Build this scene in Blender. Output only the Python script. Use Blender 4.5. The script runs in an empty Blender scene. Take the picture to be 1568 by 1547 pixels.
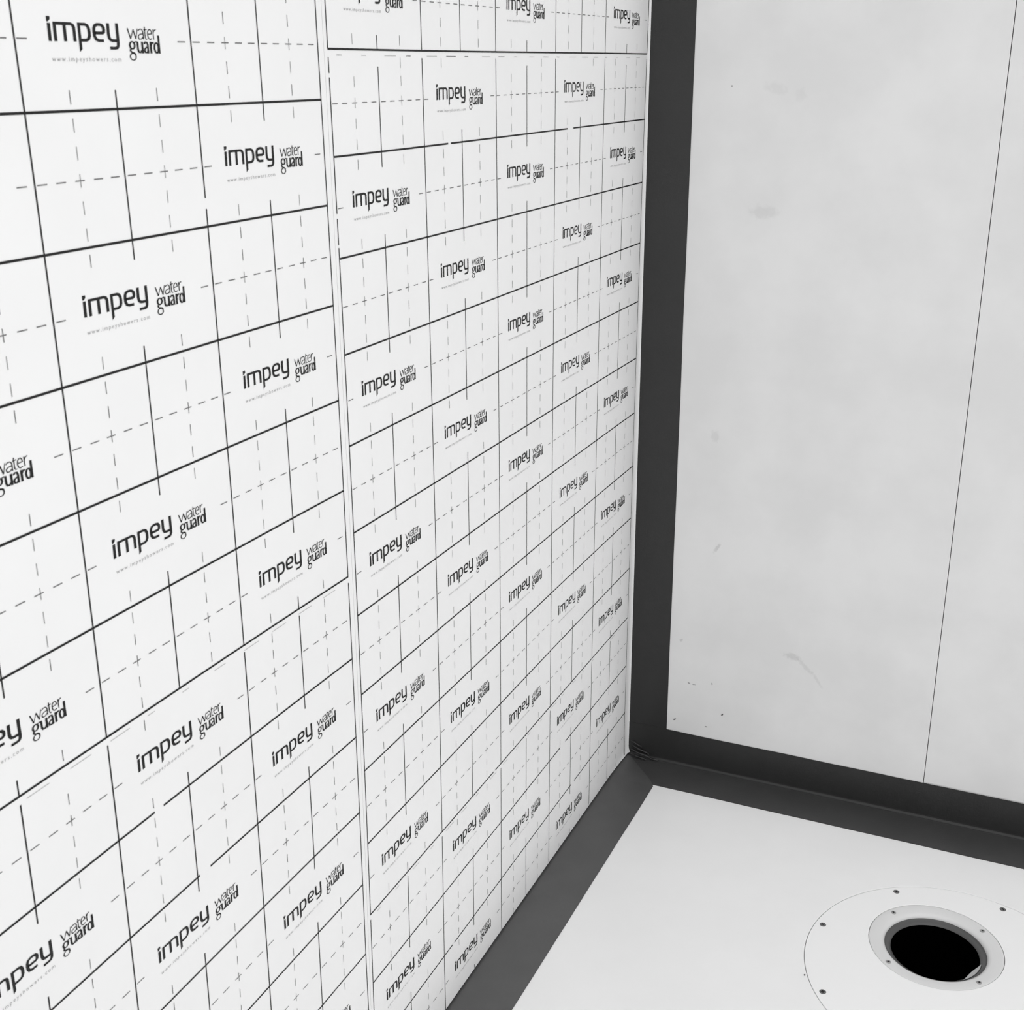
import bpy, bmesh, math, random
from mathutils import Matrix, Vector, noise

random.seed(7)
S = bpy.context.scene
COL = S.collection

# ------------------------------------------------------------------ camera
cam_d = bpy.data.cameras.new('camera')
cam = bpy.data.objects.new('camera', cam_d)
COL.objects.link(cam)
S.camera = cam
cam_d.sensor_fit = 'HORIZONTAL'
cam_d.sensor_width = 36.0
cam_d.lens = 36.0 * 1925.24 / 1568.0
cam_d.clip_start = 0.05
RX = Vector((0.9126849909142841, 0.4086481518465528, -0.0035770591538124563))
RY = Vector((0.13137487976074338, -0.3016818917240156, -0.9443138658166942))
RZ = Vector((-0.38697125000139654, 0.8613914563269129, -0.3290266364204282))
M = Matrix((RX, -RY, -RZ)).transposed().to_4x4()
M.translation = Vector((0.716498614187238, -2.1674557957394693, 1.3309417498563618))
cam.matrix_world = M
cam_d.dof.use_dof = True
cam_d.dof.focus_distance = 2.2
cam_d.dof.aperture_fstop = 26.0

# ------------------------------------------------------------------ light and exposure
W = bpy.data.worlds.new('room_light')
S.world = W
W.use_nodes = True
W.node_tree.nodes['Background'].inputs[0].default_value = (1, 1, 1, 1)
W.node_tree.nodes['Background'].inputs[1].default_value = 1.08


def area(name, loc, target, sx, sy, power):
    d = bpy.data.lights.new(name, 'AREA')
    d.shape = 'RECTANGLE'
    d.size, d.size_y = sx, sy
    d.energy = power
    d.color = (1, 1, 1)
    o = bpy.data.objects.new(name, d)
    COL.objects.link(o)
    o.location = loc
    o.rotation_euler = (Vector(target) - Vector(loc)).to_track_quat('-Z', 'Y').to_euler()
    return o


area('added_fill_light', (1.6, -1.8, 1.0), (0, -1.2, .5), 1.0, 1.0, 6.0)  # added unseen fill without a fixture, set to match surface brightness
S.view_settings.view_transform = 'Standard'
S.view_settings.look = 'None'
S.view_settings.exposure = 0.0
S.view_settings.gamma = 1.0
S.view_settings.use_curve_mapping = False

# ------------------------------------------------------------------ measured sizes (metres)
CW = 0.2                       # width of a printed column
RH = 0.10374927759             # height of a printed row
ZB, ZA = 1.34803772, 1.30121465
GAP, EB = 0.01649243, 0.01707543
TAPE_V, SEAM, TAPE_Z, TAPE_F, TAPE_L = 0.08143, 0.57776, 0.07337, 0.09613, 0.08881
JOINT = -EB - 5 * CW - 0.0068
TOP = 2.4

# ------------------------------------------------------------------ materials


def mat(name, col, rough=0.5, spec=0.5, bump=None, mottle=None, marks=None, coat=0.0):
    m = bpy.data.materials.new(name)
    m.use_nodes = True
    nt = m.node_tree
    b = nt.nodes['Principled BSDF']
    b.inputs['Roughness'].default_value = rough
    b.inputs['Specular IOR Level'].default_value = spec
    b.inputs['Coat Weight'].default_value = coat
    b.inputs['Coat Roughness'].default_value = 0.2
    c = (col, col, col, 1)
    b.inputs['Base Color'].default_value = c
    tc = nt.nodes.new('ShaderNodeTexCoord')
    out = None
    if mottle:
        sc, amt, lo, hi = mottle
        n = nt.nodes.new('ShaderNodeTexNoise')
        n.inputs['Scale'].default_value = sc
        n.inputs['Detail'].default_value = 4
        n.inputs['Roughness'].default_value = 0.55
        nt.links.new(tc.outputs['Object'], n.inputs['Vector'])
        r = nt.nodes.new('ShaderNodeMapRange')
        r.inputs[1].default_value = lo
        r.inputs[2].default_value = hi
        r.inputs[3].default_value = 1 - amt
        r.inputs[4].default_value = 1.0
        nt.links.new(n.outputs['Fac'], r.inputs[0])
        mx = nt.nodes.new('ShaderNodeMix')
        mx.data_type = 'RGBA'
        mx.blend_type = 'MULTIPLY'
        mx.inputs[0].default_value = 1
        mx.inputs[6].default_value = c
        nt.links.new(r.outputs[0], mx.inputs[7])
        out = mx.outputs[2]
    if marks:
        # stains with a shape of their own: (centre, half sizes, angle, axis, strength, colour)
        for (cx, cz, a, h, ang, stren, mc, ns) in marks:
            mp = nt.nodes.new('ShaderNodeMapping')
            mp.vector_type = 'TEXTURE'
            mp.inputs['Location'].default_value = (cx, cz, 0)
            mp.inputs['Rotation'].default_value = (0, 0, ang)
            mp.inputs['Scale'].default_value = (a, h, 1)
            sw = nt.nodes.new('ShaderNodeSeparateXYZ')
            cb = nt.nodes.new('ShaderNodeCombineXYZ')
            nt.links.new(tc.outputs['Object'], sw.inputs[0])
            nt.links.new(sw.outputs[0], cb.inputs[0])
            nt.links.new(sw.outputs[2], cb.inputs[1])
            nt.links.new(cb.outputs[0], mp.inputs[0])
            ln = nt.nodes.new('ShaderNodeVectorMath')
            ln.operation = 'LENGTH'
            nt.links.new(mp.outputs[0], ln.inputs[0])
            nn = nt.nodes.new('ShaderNodeTexNoise')
            nn.inputs['Scale'].default_value = ns
            nt.links.new(tc.outputs['Object'], nn.inputs['Vector'])
            ad = nt.nodes.new('ShaderNodeMath')
            ad.operation = 'MULTIPLY_ADD'
            nt.links.new(nn.outputs['Fac'], ad.inputs[0])
            ad.inputs[1].default_value = 1.6
            nt.links.new(ln.outputs['Value'], ad.inputs[2])
            rr = nt.nodes.new('ShaderNodeMapRange')
            rr.interpolation_type = 'SMOOTHSTEP'
            rr.inputs[1].default_value = 1.25
            rr.inputs[2].default_value = 2.15
            rr.inputs[3].default_value = stren
            rr.inputs[4].default_value = 0
            nt.links.new(ad.outputs[0], rr.inputs[0])
            m2 = nt.nodes.new('ShaderNodeMix')
            m2.data_type = 'RGBA'
            nt.links.new(rr.outputs[0], m2.inputs[0])
            if out:
                nt.links.new(out, m2.inputs[6])
            else:
                m2.inputs[6].default_value = c
            m2.inputs[7].default_value = (mc, mc, mc, 1)
            out = m2.outputs[2]
    if out:
        nt.links.new(out, b.inputs['Base Color'])
    if bump:
        sc, st = bump
        n = nt.nodes.new('ShaderNodeTexNoise')
        n.inputs['Scale'].default_value = sc
        n.inputs['Detail'].default_value = 3
        nt.links.new(tc.outputs['Object'], n.inputs['Vector'])
        bp = nt.nodes.new('ShaderNodeBump')
        bp.inputs['Strength'].default_value = st
        bp.inputs['Distance'].default_value = 0.002
        nt.links.new(n.outputs['Fac'], bp.inputs['Height'])
        nt.links.new(bp.outputs[0], b.inputs['Normal'])
    return m


M_PANEL = mat('white_membrane', 0.88, 0.45, 0.35, mottle=(9, 0.02, 0.35, 0.65))
M_INK = mat('black_ink', 0.006, 0.5, 0.35)
M_INK_ROW = mat('black_line_ink', 0.006, 0.5, 0.35)
M_INK_COL = mat('dark_grey_line_ink', 0.028, 0.5, 0.35)
M_INK_DASH = mat('grey_dash_ink', 0.17, 0.5, 0.35)
M_INK_PALE = mat('pale_dash_ink', 0.32, 0.5, 0.35)
M_INK_FAINT = mat('faint_dash_ink', 0.52, 0.5, 0.35)
M_INK_WEB = mat('pale_grey_ink', 0.40, 0.5, 0.35)
M_BOARD = mat('white_wall_board', 0.76, 0.42, 0.4, bump=(5, 0.25), mottle=(5.5, 0.07, 0.38, 0.62), marks=[
    (0.0967, 0.0985, .0030, .0016, .6, 1.0, .03, 400), (0.1928, 0.1303, .0028, .0015, .8, 1.0, .05, 400),
    (0.1617, 0.0967, .0024, .0014, -.1, .8, .10, 400), (0.1231, 0.1850, .0026, .0013, -.3, .8, .14, 400),
    (0.1330, 0.1836, .0032, .0012, .0, .7, .18, 400), (0.1690, 0.1925, .0018, .0026, .3, .5, .2, 400),
    (0.3200, 0.2810, .0160, .0065, -.15, .35, .40, 190), (0.3450, 0.2650, .0210, .0040, -.75, .28, .42, 190),
    (0.3690, 0.2420, .0190, .0030, -.95, .25, .45, 190),
    (0.2140, 1.0960, .0230, .0110, .0, .22, .42, 120), (0.2230, 1.2960, .0200, .0090, -.3, .16, .45, 120),
    (0.2640, 1.2860, .0090, .0100, .3, .14, .45, 150), (0.1650, 0.4760, .0110, .0035, 1.0, .4, .38, 200),
    (0.1500, 0.6930, .0080, .0110, .2, .22, .42, 160), (0.1035, 0.2745, .0035, .0035, .0, .4, .35, 250),
    (0.1480, 1.3000, .0015, .0015, .0, .9, .25, 400)])
M_WALL = mat('grey_wall_backing', 0.35, 0.9, 0.1)
M_FLOOR = mat('grey_screed', 0.40, 0.9, 0.2, bump=(60, 0.5), mottle=(8, 0.3, 0.3, 0.7))
M_TAPE = mat('charcoal_tape', 0.020, 0.42, 0.5, bump=(260, 0.10), mottle=(14, 0.10, 0.35, 0.65))
M_TAPE_SHEEN = mat('charcoal_tape_painted_sheen', 0.052, 0.42, 0.6, bump=(260, 0.10), mottle=(14, 0.12, 0.35, 0.65))  # same tape, colour lightened to paint in the sheen on its floor leg
M_TAPE_SHEEN_LEFT = mat('grey_tape_painted_sheen', 0.078, 0.42, 0.7, bump=(260, 0.10), mottle=(14, 0.12, 0.35, 0.65))  # same tape again, lightened further for the sheen beside the left wall
M_FOLD = mat('creased_charcoal_tape', 0.025, 0.28, 0.6)
M_TRAY = mat('white_tray', 0.89, 0.40, 0.45, mottle=(7, 0.025, 0.35, 0.65), marks=[])
M_PLATE = mat('white_drain_plate', 0.90, 0.34, 0.5)
M_RING = mat('pale_grey_ring', 0.70, 0.25, 0.5)
M_PIPE_LIT = mat('grey_painted_lit_pipe', 0.42, 0.4, 0.5)  # pale colour stands in for light on the pipe's inner wall
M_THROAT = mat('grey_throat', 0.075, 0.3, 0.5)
M_PIPE = mat('pipe_painted_shade', 0.0006, 1.0, 0.0)  # near-black colour paints in the shade deep inside the pipe
M_SCREW = mat('dull_steel_screw', 0.13, 0.45, 0.5)
M_SCREW_PALE = mat('pale_steel_screw', 0.34, 0.35, 0.5)
M_RECESS = mat('dark_screw_recess', 0.02, 0.8, 0.2)
M_DIRT = mat('dirt_speck', 0.03, 0.9, 0.1)

# ------------------------------------------------------------------ helpers


def link(name, me, mats, parent=None, smooth=False, loc=None):
    for m in (mats if isinstance(mats, (list, tuple)) else [mats]):
        me.materials.append(m)
    if smooth:
        for p in me.polygons:
            p.use_smooth = True
    o = bpy.data.objects.new(name, me)
    COL.objects.link(o)
    if parent:
        o.parent = parent
    if loc:
        o.location = loc
    return o


def pyd(name, v, f, mi=None):
    me = bpy.data.meshes.new(name)
    me.from_pydata(v, [], f)
    if mi:
        for p, i in zip(me.polygons, mi):
            p.material_index = i
    me.update()
    return me


def box(name, lo, hi, m, parent=None, bevel=0.0, kind=None):
    bm = bmesh.new()
    bmesh.ops.create_cube(bm, size=1)
    for v in bm.verts:
        v.co = Vector([lo[i] + (v.co[i] + .5) * (hi[i] - lo[i]) for i in range(3)])
    if bevel:
        bmesh.ops.bevel(bm, geom=bm.edges[:], offset=bevel, segments=2, affect='EDGES', profile=.6)
    me = bpy.data.meshes.new(name)
    bm.to_mesh(me)
    bm.free()
    o = link(name, me, m, parent)
    if kind:
        o['kind'] = kind
    return o


def lathe(name, prof, m, parent, seg=128, a0=0, a1=2 * math.pi, loc=None, smooth=True):
    prof = [p if len(p) == 3 else (p[0], p[1], 0.0) for p in prof]      # radius, height, offset in y
    v, f = [], []
    full = abs(a1 - a0 - 2 * math.pi) < 1e-6
    n = seg if full else seg + 1
    for i in range(n):
        a = a0 + (a1 - a0) * i / seg
        for r, z, dy in prof:
            v.append((r * math.cos(a), r * math.sin(a) + dy, z))
    k = len(prof)
    for i in range(seg):
        j = (i + 1) % n
        for q in range(k - 1):
            f.append((i * k + q, j * k + q, j * k + q + 1, i * k + q + 1))
    me = pyd(name, v, f)
    o = link(name, me, m, parent, smooth, loc)
    return o


# ------------------------------------------------------------------ setting
wall_left = box('wall_left', (-0.112, -3.2, -0.03), (-0.012, 0.11, TOP), M_WALL, kind='structure')
wall_back = box('wall_back', (-0.012, 0.012, -0.03), (2.4, 0.112, TOP), M_WALL, kind='structure')

# white boards on the back wall, butted at a fine vertical joint
box('wall_board', (-0.011, 0.0, 0.002), (SEAM - 0.0005, 0.0115, TOP), M_BOARD, wall_back, bevel=0.0006)
for k, (x0, x1, dy) in enumerate([(SEAM + 0.0007, SEAM + 0.6, 0.0012), (SEAM + 0.6012, SEAM + 1.2, 0.0006)]):
    box('wall_board', (x0, dy, 0.002), (x1, 0.0115, TOP), M_BOARD, wall_back, bevel=0.0006)

# ------------------------------------------------------------------ printed membrane on the left wall
WB = ([0.001481252780383048, -0.0056928275020950835, 0.00132570978259947, 0.0008145868607978965, -0.001044575042554239, -0.011735267902928106, 0.0008836344314410618, 0.0014379860147520859, 0.023681628101712583, 0.01712125921775743],
      [0.00035062353569059154, 0.000816975629806444, -0.006643083303312843, 0.0028104216553157635, -0.005925755389003121, -0.0032300882630189234, -0.00558133261649726, 0.02268162734194272, 0.010055931825768739, 0.005574127131363504])
WA = ([0.0038581421775404083, 0.005321205048407947, -0.006485225767646747, 0.0019118514116808491, -0.03382275462902058, -0.012317020631454297, 0.0031775121471210527, -0.0017864595808167807, 0.012651320004327652, -0.021277253531345363],
      [-0.0064216139816709325, -0.03228516221331059, 0.004235363460378659, -0.04395912087143926, 0.02729055162243464, 0.006083264258819579, -0.015081797060632002, 0.0033069913327082503, 0.029603587754668006, 0.04467050723452318])


def warp(which, y, z):
    """The sheets are hung slightly bowed: a few millimetres of sag in their own plane."""
    c, (y0, y1, z0, z1) = (WB, (-1.03, -0.0171, 0.10, 1.42)) if which == 'B' else (WA, (-1.60, -1.0336, 0.26, 1.40))
    a = min(max(y, y0), y1) + .8
    b = min(max(z, z0), z1) - .7
    t = (1, a, b, a * a, a * b, b * b, a ** 3, b ** 3, a * b * b, a * a * b)
    return y + sum(p * q for p, q in zip(c[0], t)), z + sum(p * q for p, q in zip(c[1], t))


def sx(y, z):
    """Face of the sheet: flat, lipping out at the corner and at its foot near the corner."""
    e = min(max((y + 0.0120) / 0.0110, 0), 1)
    b = min(max((0.018 - z) / 0.0135, 0), 1) * min(max((y + 0.11) / 0.09, 0), 1)
    return 0.0034 * e * e + 0.0035 * b * b


def lerp_axis(a, b, step, extra=()):
    n = max(1, int(round((b - a) / step)))
    s = {round(a + (b - a) * i / n, 6) for i in range(n + 1)} | set(extra)
    return sorted(s)


def panel(which, y0, y1, z0, z1, edge_fn=None):
    ex = [y for y in (-.0120, -.0095, -.0070, -.0050, -.0032) if y0 < y < y1]
    ys = lerp_axis(y0, y1, 0.05, ex)
    zs = lerp_axis(z0, z1, 0.05, [.008, .012, .018])
    v, f = [], []
    nz = len(zs)
    for y in ys:
        for z in zs:
            yy = y
            if edge_fn and y in (ys[0], ys[-1]):
                yy = edge_fn(y, z)
            v.append((sx(y, z), yy, z))
    for i in range(len(ys) - 1):
        for j in range(nz - 1):
            a = i * nz + j
            f.append((a, a + nz, a + nz + 1, a + 1))
    n = len(v)
    ring = [i * nz for i in range(len(ys))] + [(len(ys) - 1) * nz + j for j in range(1, nz)] + \
           [i * nz + nz - 1 for i in range(len(ys) - 2, -1, -1)] + [j for j in range(nz - 2, 0, -1)]
    for q in ring:
        v.append((-0.0118 if v[q][1] < -0.012 else v[q][0] - 0.0012, v[q][1], v[q][2]))
    m = len(ring)
    for i in range(m):
        j = (i + 1) % m
        f.append((ring[i], n + i, n + j, ring[j]))
    o = link('waterproof_panel', pyd('waterproof_panel', v, f), M_PANEL, wall_left)
    return o


def edgeB(y, z):
    if y < -0.5:
        return warp('B', JOINT, z)[0] + 0.0002
    return -0.0010


def edgeA(y, z):
    if y > -1.5:
        return warp('B', JOINT, z)[0] - 0.0004
    return y


panelB = panel('B', JOINT, -0.0010, 0.0045, 2.395, edgeB)
panelA = panel('A', -EB - 10 * CW - GAP - 0.008, JOINT, 0.0045, 2.395, edgeA)


class Print:
    def __init__(self, which):
        self.w = which
        self.v, self.f, self.m = [], [], []

    def pt(self, u, r):
        # u columns from the sheet's left printed edge, r rows down from the first row line
        if self.w == 'B':
            return -EB - (5 - u) * CW, ZB - r * RH
        return -EB - 5 * CW - GAP - (5 - u) * CW, ZA - r * RH

    def quad(self, y0, y1, z0, z1, mi, lift):
        if z1 < 0.0065:
            return
        z0 = max(z0, 0.0055)
        along_y = (y1 - y0) > (z1 - z0)
        n = max(1, int(math.ceil(max(y1 - y0, z1 - z0) / 0.05)))
        wy = (y1 - y0) / 2
        wz = (z1 - z0) / 2
        b = len(self.v)
        for i in range(n + 1):
            t = i / n
            for s in (-1, 1):
                if along_y:
                    y, z = warp(self.w, y0 + (y1 - y0) * t, (z0 + z1) / 2)
                    z += s * wz
                else:
                    y, z = warp(self.w, (y0 + y1) / 2, z0 + (z1 - z0) * t)
                    y += s * wy
                z = max(z, 0.0050)
                self.v.append((sx(y, z) + lift, y, z))
        for i in range(n):
            a = b + 2 * i
            self.f.append((a, a + 2, a + 3, a + 1) if along_y else (a, a + 1, a + 3, a + 2))
            self.m.append(mi)

    def hline(self, u0, u1, r, w, mi, lift=0.00034):
        y0, z = self.pt(u0, r)
        y1, _ = self.pt(u1, r)
        self.quad(y0, y1, z - w / 2, z + w / 2, mi, lift)

    def vline(self, u, r0, r1, w, mi, lift=0.00028):
        y, z1 = self.pt(u, r0)
        _, z0 = self.pt(u, r1)
        self.quad(y - w / 2, y + w / 2, z0, z1, mi, lift)


def has_logo(which, c, k):
    return (c + k) % 2 == 1 if which == 'B' else ((4 - c) + k) % 2 == 0


def gaps(a, b, holes):
    """split [a,b] by holes."""
    out = [(a, b)]
    for h0, h1 in holes:
        nx = []
        for s, e in out:
            if h1 <= s or h0 >= e:
                nx.append((s, e))
                continue
            if h0 > s:
                nx.append((s, h0))
            if h1 < e:
                nx.append((h1, e))
        out = nx
    return out


H_FAULT = {'B': {1: [(1.30, 1.345), (3.24, 3.36)], 10: [(1.86, 1.90)], 11: [(3.24, 3.37)], 12: [(3.52, 3.6), (1.13, 1.17)]},
           'A': {6: [(3.24, 3.31)], 7: [(3.51, 3.60)], 9: [], -1: []}}
V_FAULT = {'B': {0: [(1.55, 1.60), (0.22, 0.26), (1.86, 1.89)]}, 'A': {4: [(0.76, 0.85)]}}


def build_print(which, panel_obj):
    P = Print(which)
    brk = {0, 10, -10} if which == 'B' else {5, -5}
    rnd = random.Random(3 if which == 'B' else 5)
    rows = range(-10, 14)
    rmax = (ZB if which == 'B' else ZA) / RH
    for r in rows:
        if r > rmax:
            continue
        for s, e in gaps(0, 5, H_FAULT[which].get(r, [])):
            P.hline(s - 0.003, e + 0.003, r, 0.0021, 1)
        if r in brk:                      # where the print roller starts again
            u = 0.08
            while u < 4.95:
                P.hline(u, u + rnd.choice((.125, .09, .05)), r + 0.056, 0.0008, 3 if (which == 'B' and r == 0 and rnd.random() < .5) else 5)
                u += 0.245
    for c in range(6):                    # full column lines
        holes = [(b, b + 0.075) for b in brk] + V_FAULT[which].get(c, [])
        for s, e in gaps(-10, min(14, rmax), holes):
            P.vline(c, s, e, 0.0017, 2)
    for c in range(5):
        for k in range(-10, 14):
            if k >= rmax:
                continue
            logo = has_logo(which, c, k)
            start = 0.075 if k in brk else 0.0
            if which == 'B' and k == 0:
                start = 0.16
            if logo:
                if k not in brk:
                    P.vline(c + .495, k, k + 0.158, 0.0016, 2)
                P.vline(c + .495, k + 0.86, k + 1, 0.0016, 2)
            else:
                P.vline(c + .495, k + start, k + 1, 0.0016, 2)
            for q in (.24, .745):         # pale dashed quarter lines
                for i in range(5):
                    if logo and 0 < i < 4:
                        continue
                    r0 = k + 0.05 + 0.2 * i + 0.003
                    pale = rnd.random() < (.35 if which == 'B' else .2)
                    if k in brk and i == 0:
                        if rnd.random() < .5:
                            continue
                        r0 += 0.02
                    P.vline(c + q, r0, r0 + 0.1, 0.0009, 4 if (pale or (k % 3 == 0)) else 3)
            for i in range(10):           # dashed line half way down each row
                u0 = c + 0.012 + 0.1 * i + rnd.uniform(-.003, .003)
                if logo and 0 < i < 9:
                    continue
                P.hline(u0, u0 + 0.051, k + .502, 0.0010, 3)
    o = link('printed_grid', pyd('printed_grid', P.v, P.f, P.m), [M_INK, M_INK_ROW, M_INK_COL, M_INK_DASH, M_INK_PALE, M_INK_FAINT], panel_obj)
    return P


# ---- the logotype, drawn once in millimetres (x right, y down from the cell's top left)


def stroke(V, F, MI, pts, wx, wy, mi, lift, closed=False):
    """ribbon with a broad-nib pen: wx across upright strokes, wy across level ones."""
    k = wy / wx
    q = [Vector((x * k, y)) for x, y in pts]
    n = len(q)
    L, R = [], []
    for i in range(n):
        p0 = q[(i - 1) % n] if (closed or i > 0) else None
        p1 = q[(i + 1) % n] if (closed or i < n - 1) else None
        d0 = (q[i] - p0).normalized() if p0 is not None else None
        d1 = (p1 - q[i]).normalized() if p1 is not None else None
        if d0 is None:
            d0 = d1
        if d1 is None:
            d1 = d0
        t = (d0 + d1)
        t = t.normalized() if t.length > 1e-6 else d0
        nn = Vector((-t.y, t.x))
        c = max(0.5, nn.dot(Vector((-d1.y, d1.x))))
        o = nn * (wy / 2 / c)
        L.append(q[i] + o)
        R.append(q[i] - o)
    b = len(V)
    for a, c in zip(L, R):
        V.append((lift, a.x / k, a.y))
        V.append((lift, c.x / k, c.y))
    for i in range(n if closed else n - 1):
        j = (i + 1) % n
        F.append((b + 2 * i, b + 2 * j, b + 2 * j + 1, b + 2 * i + 1))
        MI.append(mi)


def ell(cx, cy, rx, ry, n=18, a0=0, a1=360):
    return [(cx + rx * math.cos(math.radians(a0 + (a1 - a0) * i / n)), cy + ry * math.sin(math.radians(a0 + (a1 - a0) * i / n)))
            for i in range(n + (0 if a1 - a0 == 360 else 1))]


def logo_mesh():
    V, F, MI = [], [], []
    z = [0.30]

    def st(pts, wx, wy, mi=0, closed=False):
        z[0] += 0.004
        stroke(V, F, MI, pts, wx, wy, mi, z[0], closed)

    def poly(pts, mi=0):
        z[0] += 0.004
        b = len(V)
        for x, y in pts:
            V.append((z[0], x, y))
        F.append(tuple(range(b, b + len(pts))))
        MI.append(mi)
    A, B = 3.25, 2.2
    # impey
    poly([(33.0, 36.2), (36.7, 36.2), (36.7, 38.2), (34.6, 39.9), (33.0, 39.9)])
    st([(34.9, 40.9), (34.8, 53.6)], A, B)
    st([(40.6, 53.6), (40.6, 40.6)], A, B)
    st([(39.1, 41.0), (57.2, 41.0), (59.5, 41.7), (60.7, 43.4), (60.8, 45.5), (60.8, 53.5)], A, B)
    st([(50.8, 41.2), (50.8, 53.5)], A, B)
    poly([(64.8, 40.0), (67.8, 40.0), (67.8, 58.8), (64.9, 60.9)])
    st([(64.8, 41.0), (73.0, 41.0), (75.4, 41.8), (76.8, 44.0), (77.1, 46.6), (76.9, 49.4), (75.6, 51.5), (73.0, 52.4), (66.2, 52.4)], A, B)
    st([(82.8, 46.9), (91.5, 46.9), (93.0, 46.2), (93.5, 44.6), (93.2, 42.7), (91.6, 41.2), (89.2, 40.7), (86.2, 40.8), (83.8, 41.7), (82.6, 43.6), (82.3, 46.3), (82.6, 49.3), (84.0, 51.5), (86.8, 52.4), (92.6, 52.4)], A, B)
    st([(98.6, 39.5), (98.4, 47.5), (98.9, 50.1), (100.2, 51.6), (102.4, 52.2), (108.0, 52.2)], A, B)
    st([(108.7, 39.3), (108.8, 53.6), (108.4, 56.0), (107.2, 57.4), (105.0, 57.8), (98.9, 57.8)], A, B)
    # water, thin
    a, b = 1.05, .75
    for p in ([(120.9, 42.6), (124.0, 50.6)], [(127.6, 43.4), (130.3, 50.6)]):
        st(p, 1.3, .8)
    for p in ([(124.0, 50.6), (127.6, 43.4)], [(130.3, 50.6), (132.9, 42.6)]):
        st(p, .8, .6)
    st([(133.6, 44.3), (135.3, 43.1), (137.8, 43.1), (139.2, 44.4), (139.5, 46.4), (139.5, 50.7)], a, b)
    st([(139.3, 46.5), (136.0, 46.8), (133.7, 47.8), (133.4, 49.4), (134.5, 50.6), (137.0, 50.4), (139.3, 48.9)], a, b)
    st([(141.7, 41.0), (141.7, 49.2), (142.5, 50.5), (144.0, 50.4)], a, b)
    st([(140.2, 43.3), (144.2, 43.1)], a, b)
    st([(145.1, 46.6), (149.9, 46.3), (149.6, 44.2), (148.2, 43.0), (146.4, 43.3), (145.2, 44.9), (144.9, 47.2), (145.6, 49.6), (147.4, 50.6), (149.9, 49.9)], a, b)
    st([(151.9, 42.9), (152.1, 50.6)], a, b)
    st([(152.1, 45.3), (153.5, 43.5), (155.6, 43.0)], a, b)
    # guard, bold, letters touching
    st(ell(125.0, 55.4, 2.9, 2.7), 2.1, 1.0, closed=True)
    st([(122.9, 58.0), (122.3, 59.4), (123.6, 60.6), (126.8, 61.2), (128.6, 62.6)], 1.8, 1.1)
    st(ell(125.0, 64.0, 3.5, 2.6), 1.3, .75, closed=True)
    st([(127.3, 53.3), (130.6, 52.5)], 1.4, .9)
    st([(131.5, 52.5), (131.6, 58.6), (132.6, 60.5), (134.4, 60.7), (137.0, 58.8)], 2.2, 1.2)
    st([(137.1, 52.5), (137.3, 61.4)], 2.3, 1.2)
    st([(139.4, 54.2), (141.0, 52.8), (143.0, 53.0), (143.9, 54.8), (144.0, 61.4)], 2.1, 1.1)
    st([(143.8, 56.4), (141.0, 57.2), (139.6, 58.6), (140.0, 60.6), (142.0, 60.9), (143.9, 59.4)], 1.9, 1.0)
    st([(147.5, 52.4), (147.6, 61.4)], 2.4, 1.2)
    st([(147.8, 55.4), (149.2, 53.4), (151.4, 53.0)], 1.9, 1.3)
    st(ell(154.5, 57.1, 2.5, 3.9), 2.1, 1.1, closed=True)
    st([(157.9, 47.4), (158.0, 61.4)], 2.3, 1.2)
    # web address in small pale letters
    cu = bpy.data.curves.new('web_address', 'FONT')
    cu.body = 'www.impeyshowers.com'
    cu.size = 5.2
    cu.space_character = 1.35
    cu.resolution_u = 2
    ob = bpy.data.objects.new('web_address', cu)
    COL.objects.link(ob)
    dg = bpy.context.evaluated_depsgraph_get()
    me = bpy.data.meshes.new_from_object(ob.evaluated_get(dg))
    xs = [v.co.x for v in me.vertices]
    k = 76.0 / (max(xs) - min(xs))
    b = len(V)
    for v in me.vertices:
        V.append((0.30, 34.4 + (v.co.x - min(xs)) * k, 67.7 - v.co.y * 1.0))
    for p in me.polygons:
        F.append(tuple(b + i for i in p.vertices))
        MI.append(1)
    bpy.data.objects.remove(ob)
    bpy.data.curves.remove(cu)
    # to metres about the cell's centre
    v2 = [(x / 1000, (y - 100) / 1000, (RH * 1000 / 2 - zz) / 1000) for x, y, zz in V]
    me = pyd('printed_logo', v2, F, MI)
    me.materials.append(M_INK)
    me.materials.append(M_INK_WEB)
    return me


LOGO = logo_mesh()
for which, po in (('A', panelA), ('B', panelB)):
    P = build_print(which, po)
    for c in range(5):
        for k in range(-10, 13):
            if not has_logo(which, c, k):
                continue
            y, z = P.pt(c + .5, k + .5)
            if z > 1.75 or z < 0.03:
                continue
            y, z = warp(which, y, z)
            o = bpy.data.objects.new('printed_logo', LOGO)
            COL.objects.link(o)
            o.parent = po
            o.location = (0, y, z)

# ------------------------------------------------------------------ shower tray with a round recess for the drain
DC = Vector((0.6818, -0.4325))       # centre of the drain plate
DR = 0.22385


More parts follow.
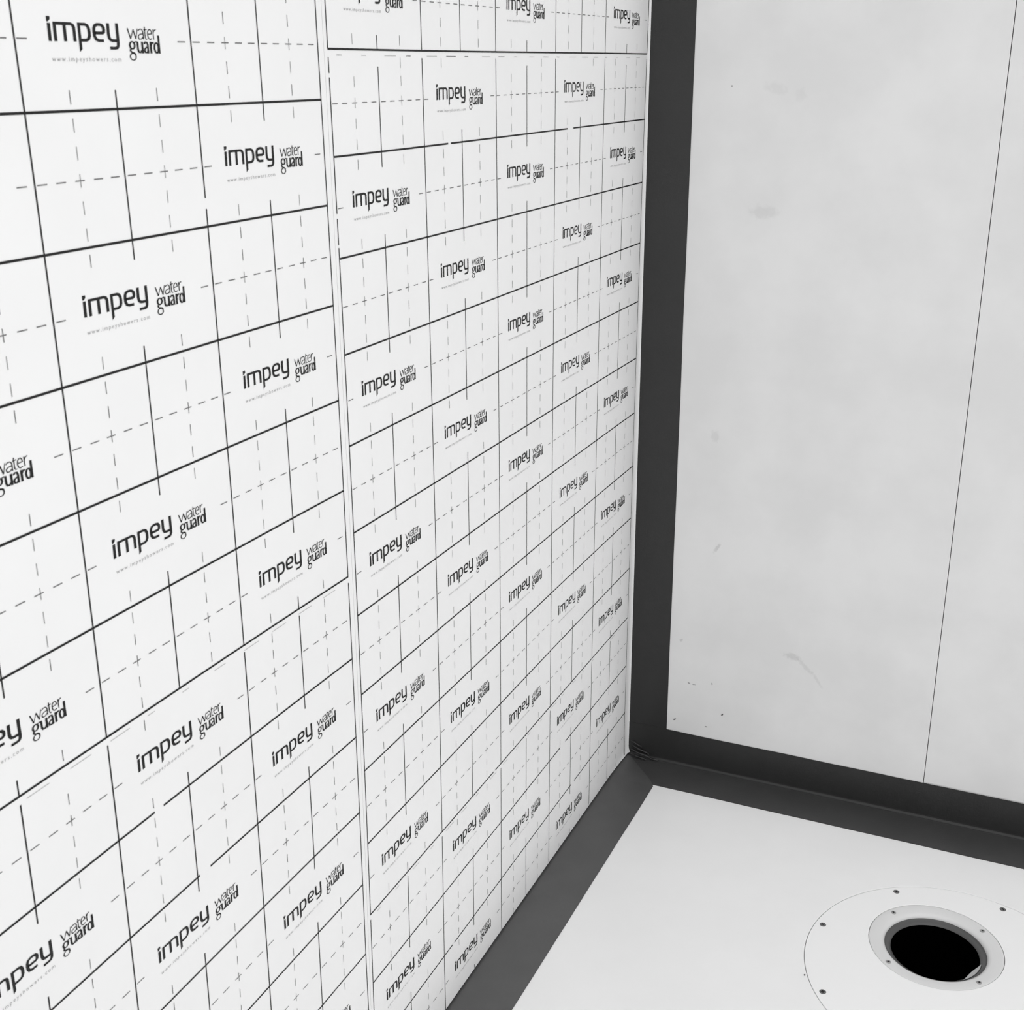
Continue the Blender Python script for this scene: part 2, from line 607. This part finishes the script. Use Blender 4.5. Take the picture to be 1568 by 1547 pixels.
def holed_slab(name, lo, hi, centre, rad, sill, inner, m):
    """rectangular slab with a round opening; below `sill` the opening narrows to radius `inner`"""
    (x0, y0, zb), (x1, y1, zt) = lo, hi
    n = 128
    v, f = [], []
    # angles include the four corners so the rim of the rectangle is exact
    angs = sorted([2 * math.pi * i / n for i in range(n)] + [math.atan2(y - centre.y, x - centre.x) % (2 * math.pi) for x in (x0, x1) for y in (y0, y1)])

    def out(a):
        dx, dy = math.cos(a), math.sin(a)
        t = 1e9
        if dx > 1e-9: t = min(t, (x1 - centre.x) / dx)
        if dx < -1e-9: t = min(t, (x0 - centre.x) / dx)
        if dy > 1e-9: t = min(t, (y1 - centre.y) / dy)
        if dy < -1e-9: t = min(t, (y0 - centre.y) / dy)
        return centre.x + dx * t, centre.y + dy * t
    for a in angs:
        c, s = math.cos(a), math.sin(a)
        ox, oy = out(a)
        v += [(ox, oy, zb), (ox, oy, zt)]
        v += [(centre.x + r * c, centre.y + r * s, z) for r, z in ((rad + .0006, zt), (rad, zt - .0006), (rad, sill), (inner, sill), (inner, zb))]
    m_, k = len(angs), 7
    for i in range(m_):
        j = (i + 1) % m_
        for q in range(k):
            r = (q + 1) % k
            f.append((i * k + q, i * k + r, j * k + r, j * k + q))
    me = pyd(name, v, f)
    bm = bmesh.new()
    bm.from_mesh(me)
    bmesh.ops.recalc_face_normals(bm, faces=bm.faces)
    bm.to_mesh(me)
    bm.free()
    return link(name, me, m)


floor = holed_slab('floor', (-0.012, -3.2, -0.33), (2.4, 0.012, -0.03), Vector((0.6494, -0.3690)), .086, -0.10, .075, M_FLOOR)
floor['kind'] = 'structure'


def tag(o, label, cat, group=None):
    o['label'] = label
    o['category'] = cat
    if group:
        o['group'] = group


tr = holed_slab('shower_tray', (-0.011, -1.45, -0.0295), (1.25, -0.0005, 0.0), DC, DR + .0012, -0.006, .175, M_TRAY)
tag(tr, 'smooth white shower tray former with a round plate let into it', 'shower tray')

# ------------------------------------------------------------------ drain
dr = bpy.data.objects.new('floor_drain', None)
COL.objects.link(dr)
dr.location = (0.6494, -0.3690, -0.006)
tag(dr, 'round white drain with screwed flange and open black hole in the tray', 'drain')
PZ = 0.006                                       # tray surface above the empty
RC = Vector((0.6494, -0.3690))                   # hole centre
off = DC - RC


def annulus_plate():
    """disc of the mounting plate with an off-centre hole"""
    n = 160
    v, f = [], []
    for i in range(n):
        a = 2 * math.pi * i / n
        c, s = math.cos(a), math.sin(a)
        for r, z in ((DR, -0.0055), (DR, PZ - 0.0007), (DR - .0006, PZ - 0.0001)):
            v.append((off.x + r * c, off.y + r * s, z))
        v.append((.1046 * c, .1046 * s, PZ - 0.0001))
        v.append((.1042 * c, .1042 * s, PZ - 0.0005))
        v.append((.1042 * c, .1042 * s, -0.004))
    for i in range(n):
        j = (i + 1) % n
        for q in range(5):
            f.append((i * 6 + q, i * 6 + q + 1, j * 6 + q + 1, j * 6 + q))
    return pyd('mounting_plate', v, f)


link('mounting_plate', annulus_plate(), M_PLATE, dr)
# clamping ring: flat flange, then a rolled lip into the throat
prof = [(.1034, -0.0035), (.1034, PZ - .0012), (.1030, PZ - .0005), (.1020, PZ - .0003), (.0945, PZ - .0006), (.0880, PZ - .0011)]
for i in range(9):
    t = math.radians(90 * i / 8)
    prof.append((.0875 - .0090 * math.sin(t), PZ - .0012 - .0065 * (1 - math.cos(t))))
prof.append((.0783, PZ - .012))
ring = lathe('clamping_ring', prof, M_RING, dr)
ring['label'] = 'pale grey screwed ring around the hole'
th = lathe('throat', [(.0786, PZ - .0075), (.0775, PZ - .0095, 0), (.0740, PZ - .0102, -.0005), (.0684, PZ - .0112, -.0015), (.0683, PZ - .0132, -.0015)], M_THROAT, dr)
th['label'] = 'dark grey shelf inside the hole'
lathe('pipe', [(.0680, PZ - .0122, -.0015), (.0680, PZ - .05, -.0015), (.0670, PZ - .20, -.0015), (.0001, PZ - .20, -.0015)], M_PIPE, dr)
# pale crescent at one side of the opening, painted for the lit pipe wall
v, f = [], []
n = 24
for i in range(n + 1):
    a = math.radians(-47 + 45 * i / n)
    w = .0062 * math.sin(math.pi * i / n) + .0003
    for r, z in ((.0705, PZ - .0100), (.0703 - w, PZ - .0106), (.0703 - w, PZ - .0150)):
        v.append((r * math.cos(a), r * math.sin(a) - .002, z))
for i in range(n):
    for q in range(2):
        f.append((i * 3 + q, i * 3 + 3 + q, i * 3 + 4 + q, i * 3 + 1 + q))
link('painted_lit_pipe', pyd('painted_lit_pipe', v, f), M_PIPE_LIT, dr)['label'] = 'pale grey crescent painted for the lit pipe wall'


def screw_meshes(r, sm):
    prof = [(r, -.0012), (r, .0002), (r * .86, .0005), (r * .35, .0005)]
    v, f = [], []
    n = 20
    for i in range(n):
        a = 2 * math.pi * i / n
        for q, z in prof:
            v.append((q * math.cos(a), q * math.sin(a), z))
    for i in range(n):
        j = (i + 1) % n
        for q in range(3):
            f.append((i * 4 + q, j * 4 + q, j * 4 + q + 1, i * 4 + q + 1))
    f.append(tuple(i * 4 + 3 for i in range(n)))
    head = pyd('screw', v, f)
    head.materials.append(sm)
    L, w = r * .62, r * .17
    cv = [(-L, -w, .00056), (L, -w, .00056), (L, w, .00056), (-L, w, .00056), (-w, -L, .00058), (w, -L, .00058), (w, L, .00058), (-w, L, .00058)]
    cross = pyd('cross_recess', cv, [(0, 1, 2, 3), (4, 5, 6, 7)])
    cross.materials.append(M_RECESS)
    return head, cross


def add_screw(mh, x, y, z, rot):
    s = bpy.data.objects.new('screw', mh[0])
    COL.objects.link(s)
    s.parent = dr
    s.location = (x, y, z)
    s.rotation_euler = (0, 0, rot)
    c = bpy.data.objects.new('cross_recess', mh[1])
    COL.objects.link(c)
    c.parent = s


big = screw_meshes(.0052, M_SCREW)
small = screw_meshes(.0041, M_SCREW_PALE)
for k in range(8):
    a = math.radians([73.8, 121.3, 168.3, 213.5, 258.5, 304, 349, 29][k])
    add_screw(big, off.x + .212 * math.cos(a), off.y + .212 * math.sin(a), PZ, .4 + k)
for k, a in enumerate((141.5, 46.4, 227.8, 318.6)):
    a = math.radians(a)
    add_screw(small, .0945 * math.cos(a), .0945 * math.sin(a), PZ - .0002, .2 + k)

# a crumb of dirt on the tray beside the plate
bm = bmesh.new()
bmesh.ops.create_icosphere(bm, subdivisions=1, radius=.0016)
for v in bm.verts:
    v.co *= 0.8 + .4 * random.random()
me = bpy.data.meshes.new('dirt_crumb')
bm.to_mesh(me)
bm.free()
o = link('dirt_crumb', me, M_DIRT, loc=(0.4722, -0.5242, 0.0011))
tag(o, 'tiny dark crumb of dirt on the tray beside the round plate edge', 'dirt')

# ------------------------------------------------------------------ sealing tape
TH = 0.0008


def strip(name, secs, label, mats=M_TAPE, slot=None):
    """secs: list of cross-sections (lists of points) swept into a thin solid band"""
    v, f = [], []
    k = len(secs[0])
    for s in secs:
        v += s
    for i in range(len(secs) - 1):
        for q in range(k):
            r = (q + 1) % k
            f.append((i * k + q, i * k + r, (i + 1) * k + r, (i + 1) * k + q))
    f.append(tuple(range(k)))
    f.append(tuple(range((len(secs) - 1) * k, len(secs) * k))[::-1])
    mi = [slot[q] if slot else 0 for i in range(len(secs) - 1) for q in range(k)] + [0, 0]
    me = pyd(name, v, f, mi)
    bm = bmesh.new()
    bm.from_mesh(me)
    bmesh.ops.recalc_face_normals(bm, faces=bm.faces)
    bm.to_mesh(me)
    bm.free()
    o = link(name, me, mats)
    tag(o, label, 'tape')
    return o


def wob(t, a=0.0004, f=9, s=0):
    return a * noise.noise(Vector((t * f, s, 0)))


# upright tape in the corner, laid on the back board
secs = []
for i in range(61):
    z = 0.045 + (TOP - 0.045) * i / 60
    x1 = TAPE_V + wob(z, .0009, 6, 3)
    secs.append([(-0.0005, -0.0001, z), (x1, -0.0001, z), (x1, -TH, z), (-0.0005, -TH, z)])
strip('sealing_tape', secs, 'upright charcoal sealing tape up the corner against the white board')

# tape folded into the joint of back wall and tray
secs = []
R = 0.006
for i in range(81):
    x = -0.0005 + 1.25 * i / 80
    zt = TAPE_Z + wob(x, .0008, 8, 1)
    yf = -TAPE_F + wob(x, .0008, 8, 2)
    outer = [(zt, TH + .0001)]
    front = [(-TH * 2, zt), (-TH * 2, R + TH * 2)]
    for q in range(1, 6):
        a = math.radians(90 * q / 6)
        front.append((-TH * 2 - R * (1 - math.cos(a)), TH + R * (1 - math.sin(a)) + 0.0))
    front += [(-TH * 2 - R, TH), (yf, TH)]
    back = [(yf, 0.0001), (-TH - .0001, 0.0001), (-TH - .0001, zt)]
    secs.append([(x, y, z) for y, z in front + back])
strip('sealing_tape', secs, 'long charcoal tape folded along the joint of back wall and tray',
      [M_TAPE, M_TAPE_SHEEN], [0, 0, 0, 0, 0, 0, 1, 1, 1, 1, 1, 1])

# tape on the tray along the foot of the printed wall, tucked under the sheet
secs = []
for i in range(81):
    y = -1.44 + (1.44 - 0.012) * i / 80
    x1 = TAPE_L + wob(y, .0008, 8, 5)
    lift = 0.0 if y < -TAPE_F - 0.004 else TH
    x1 = x1 if y < -TAPE_F else max(.001, x1 * -y / TAPE_F)
    secs.append([(-0.008, y, 0.0001 + lift), (x1, y, 0.0001 + lift), (x1, y, TH + lift), (-0.008, y, TH + lift)])
strip('sealing_tape', secs, 'charcoal tape flat on the tray along the foot of the printed wall', M_TAPE_SHEEN_LEFT)

# puckered folds of the tape where the three strips meet
pk = bpy.data.objects.new('tape_pucker', None)
COL.objects.link(pk)
pk.location = (0.012, -0.006, 0.002)
tag(pk, 'creased lump of folded tape in the bottom corner where the strips meet', 'tape')
folds = [((.0105, -.0045, .024), (.048, -.0045, .010), .0024), ((.0115, -.008, .016), (.052, -.010, .006), .0026),
         ((.012, -.013, .009), (.046, -.017, .0035), .0024), ((.009, -.004, .033), (.032, -.0035, .022), .0018),
         ((.050, -.009, .006), (.068, -.010, .0035), .0026)]
for a, b, r in folds:
    a, b = Vector(a), Vector(b)
    v, f = [], []
    n, k = 9, 8
    d = (b - a).normalized()
    s = d.cross(Vector((0, 0, 1))).normalized()
    u = s.cross(d)
    for i in range(n):
        t = i / (n - 1)
        rr = r * (math.sin(math.pi * (0.06 + .88 * t)) ** .6)
        c = a.lerp(b, t) + s * wob(t, .002, 3, r * 900) + u * wob(t, .0015, 3, 7 + r * 500)
        for q in range(k):
            g = 2 * math.pi * q / k
            v.append(tuple(c + s * math.cos(g) * rr + u * math.sin(g) * rr * .6 - Vector(pk.location)))
    for i in range(n - 1):
        for q in range(k):
            w = (q + 1) % k
            f.append((i * k + q, i * k + w, (i + 1) * k + w, (i + 1) * k + q))
    f.append(tuple(range(k))[::-1])
    f.append(tuple(range((n - 1) * k, n * k)))
    link('fold', pyd('fold', v, f), M_FOLD, pk, smooth=True)
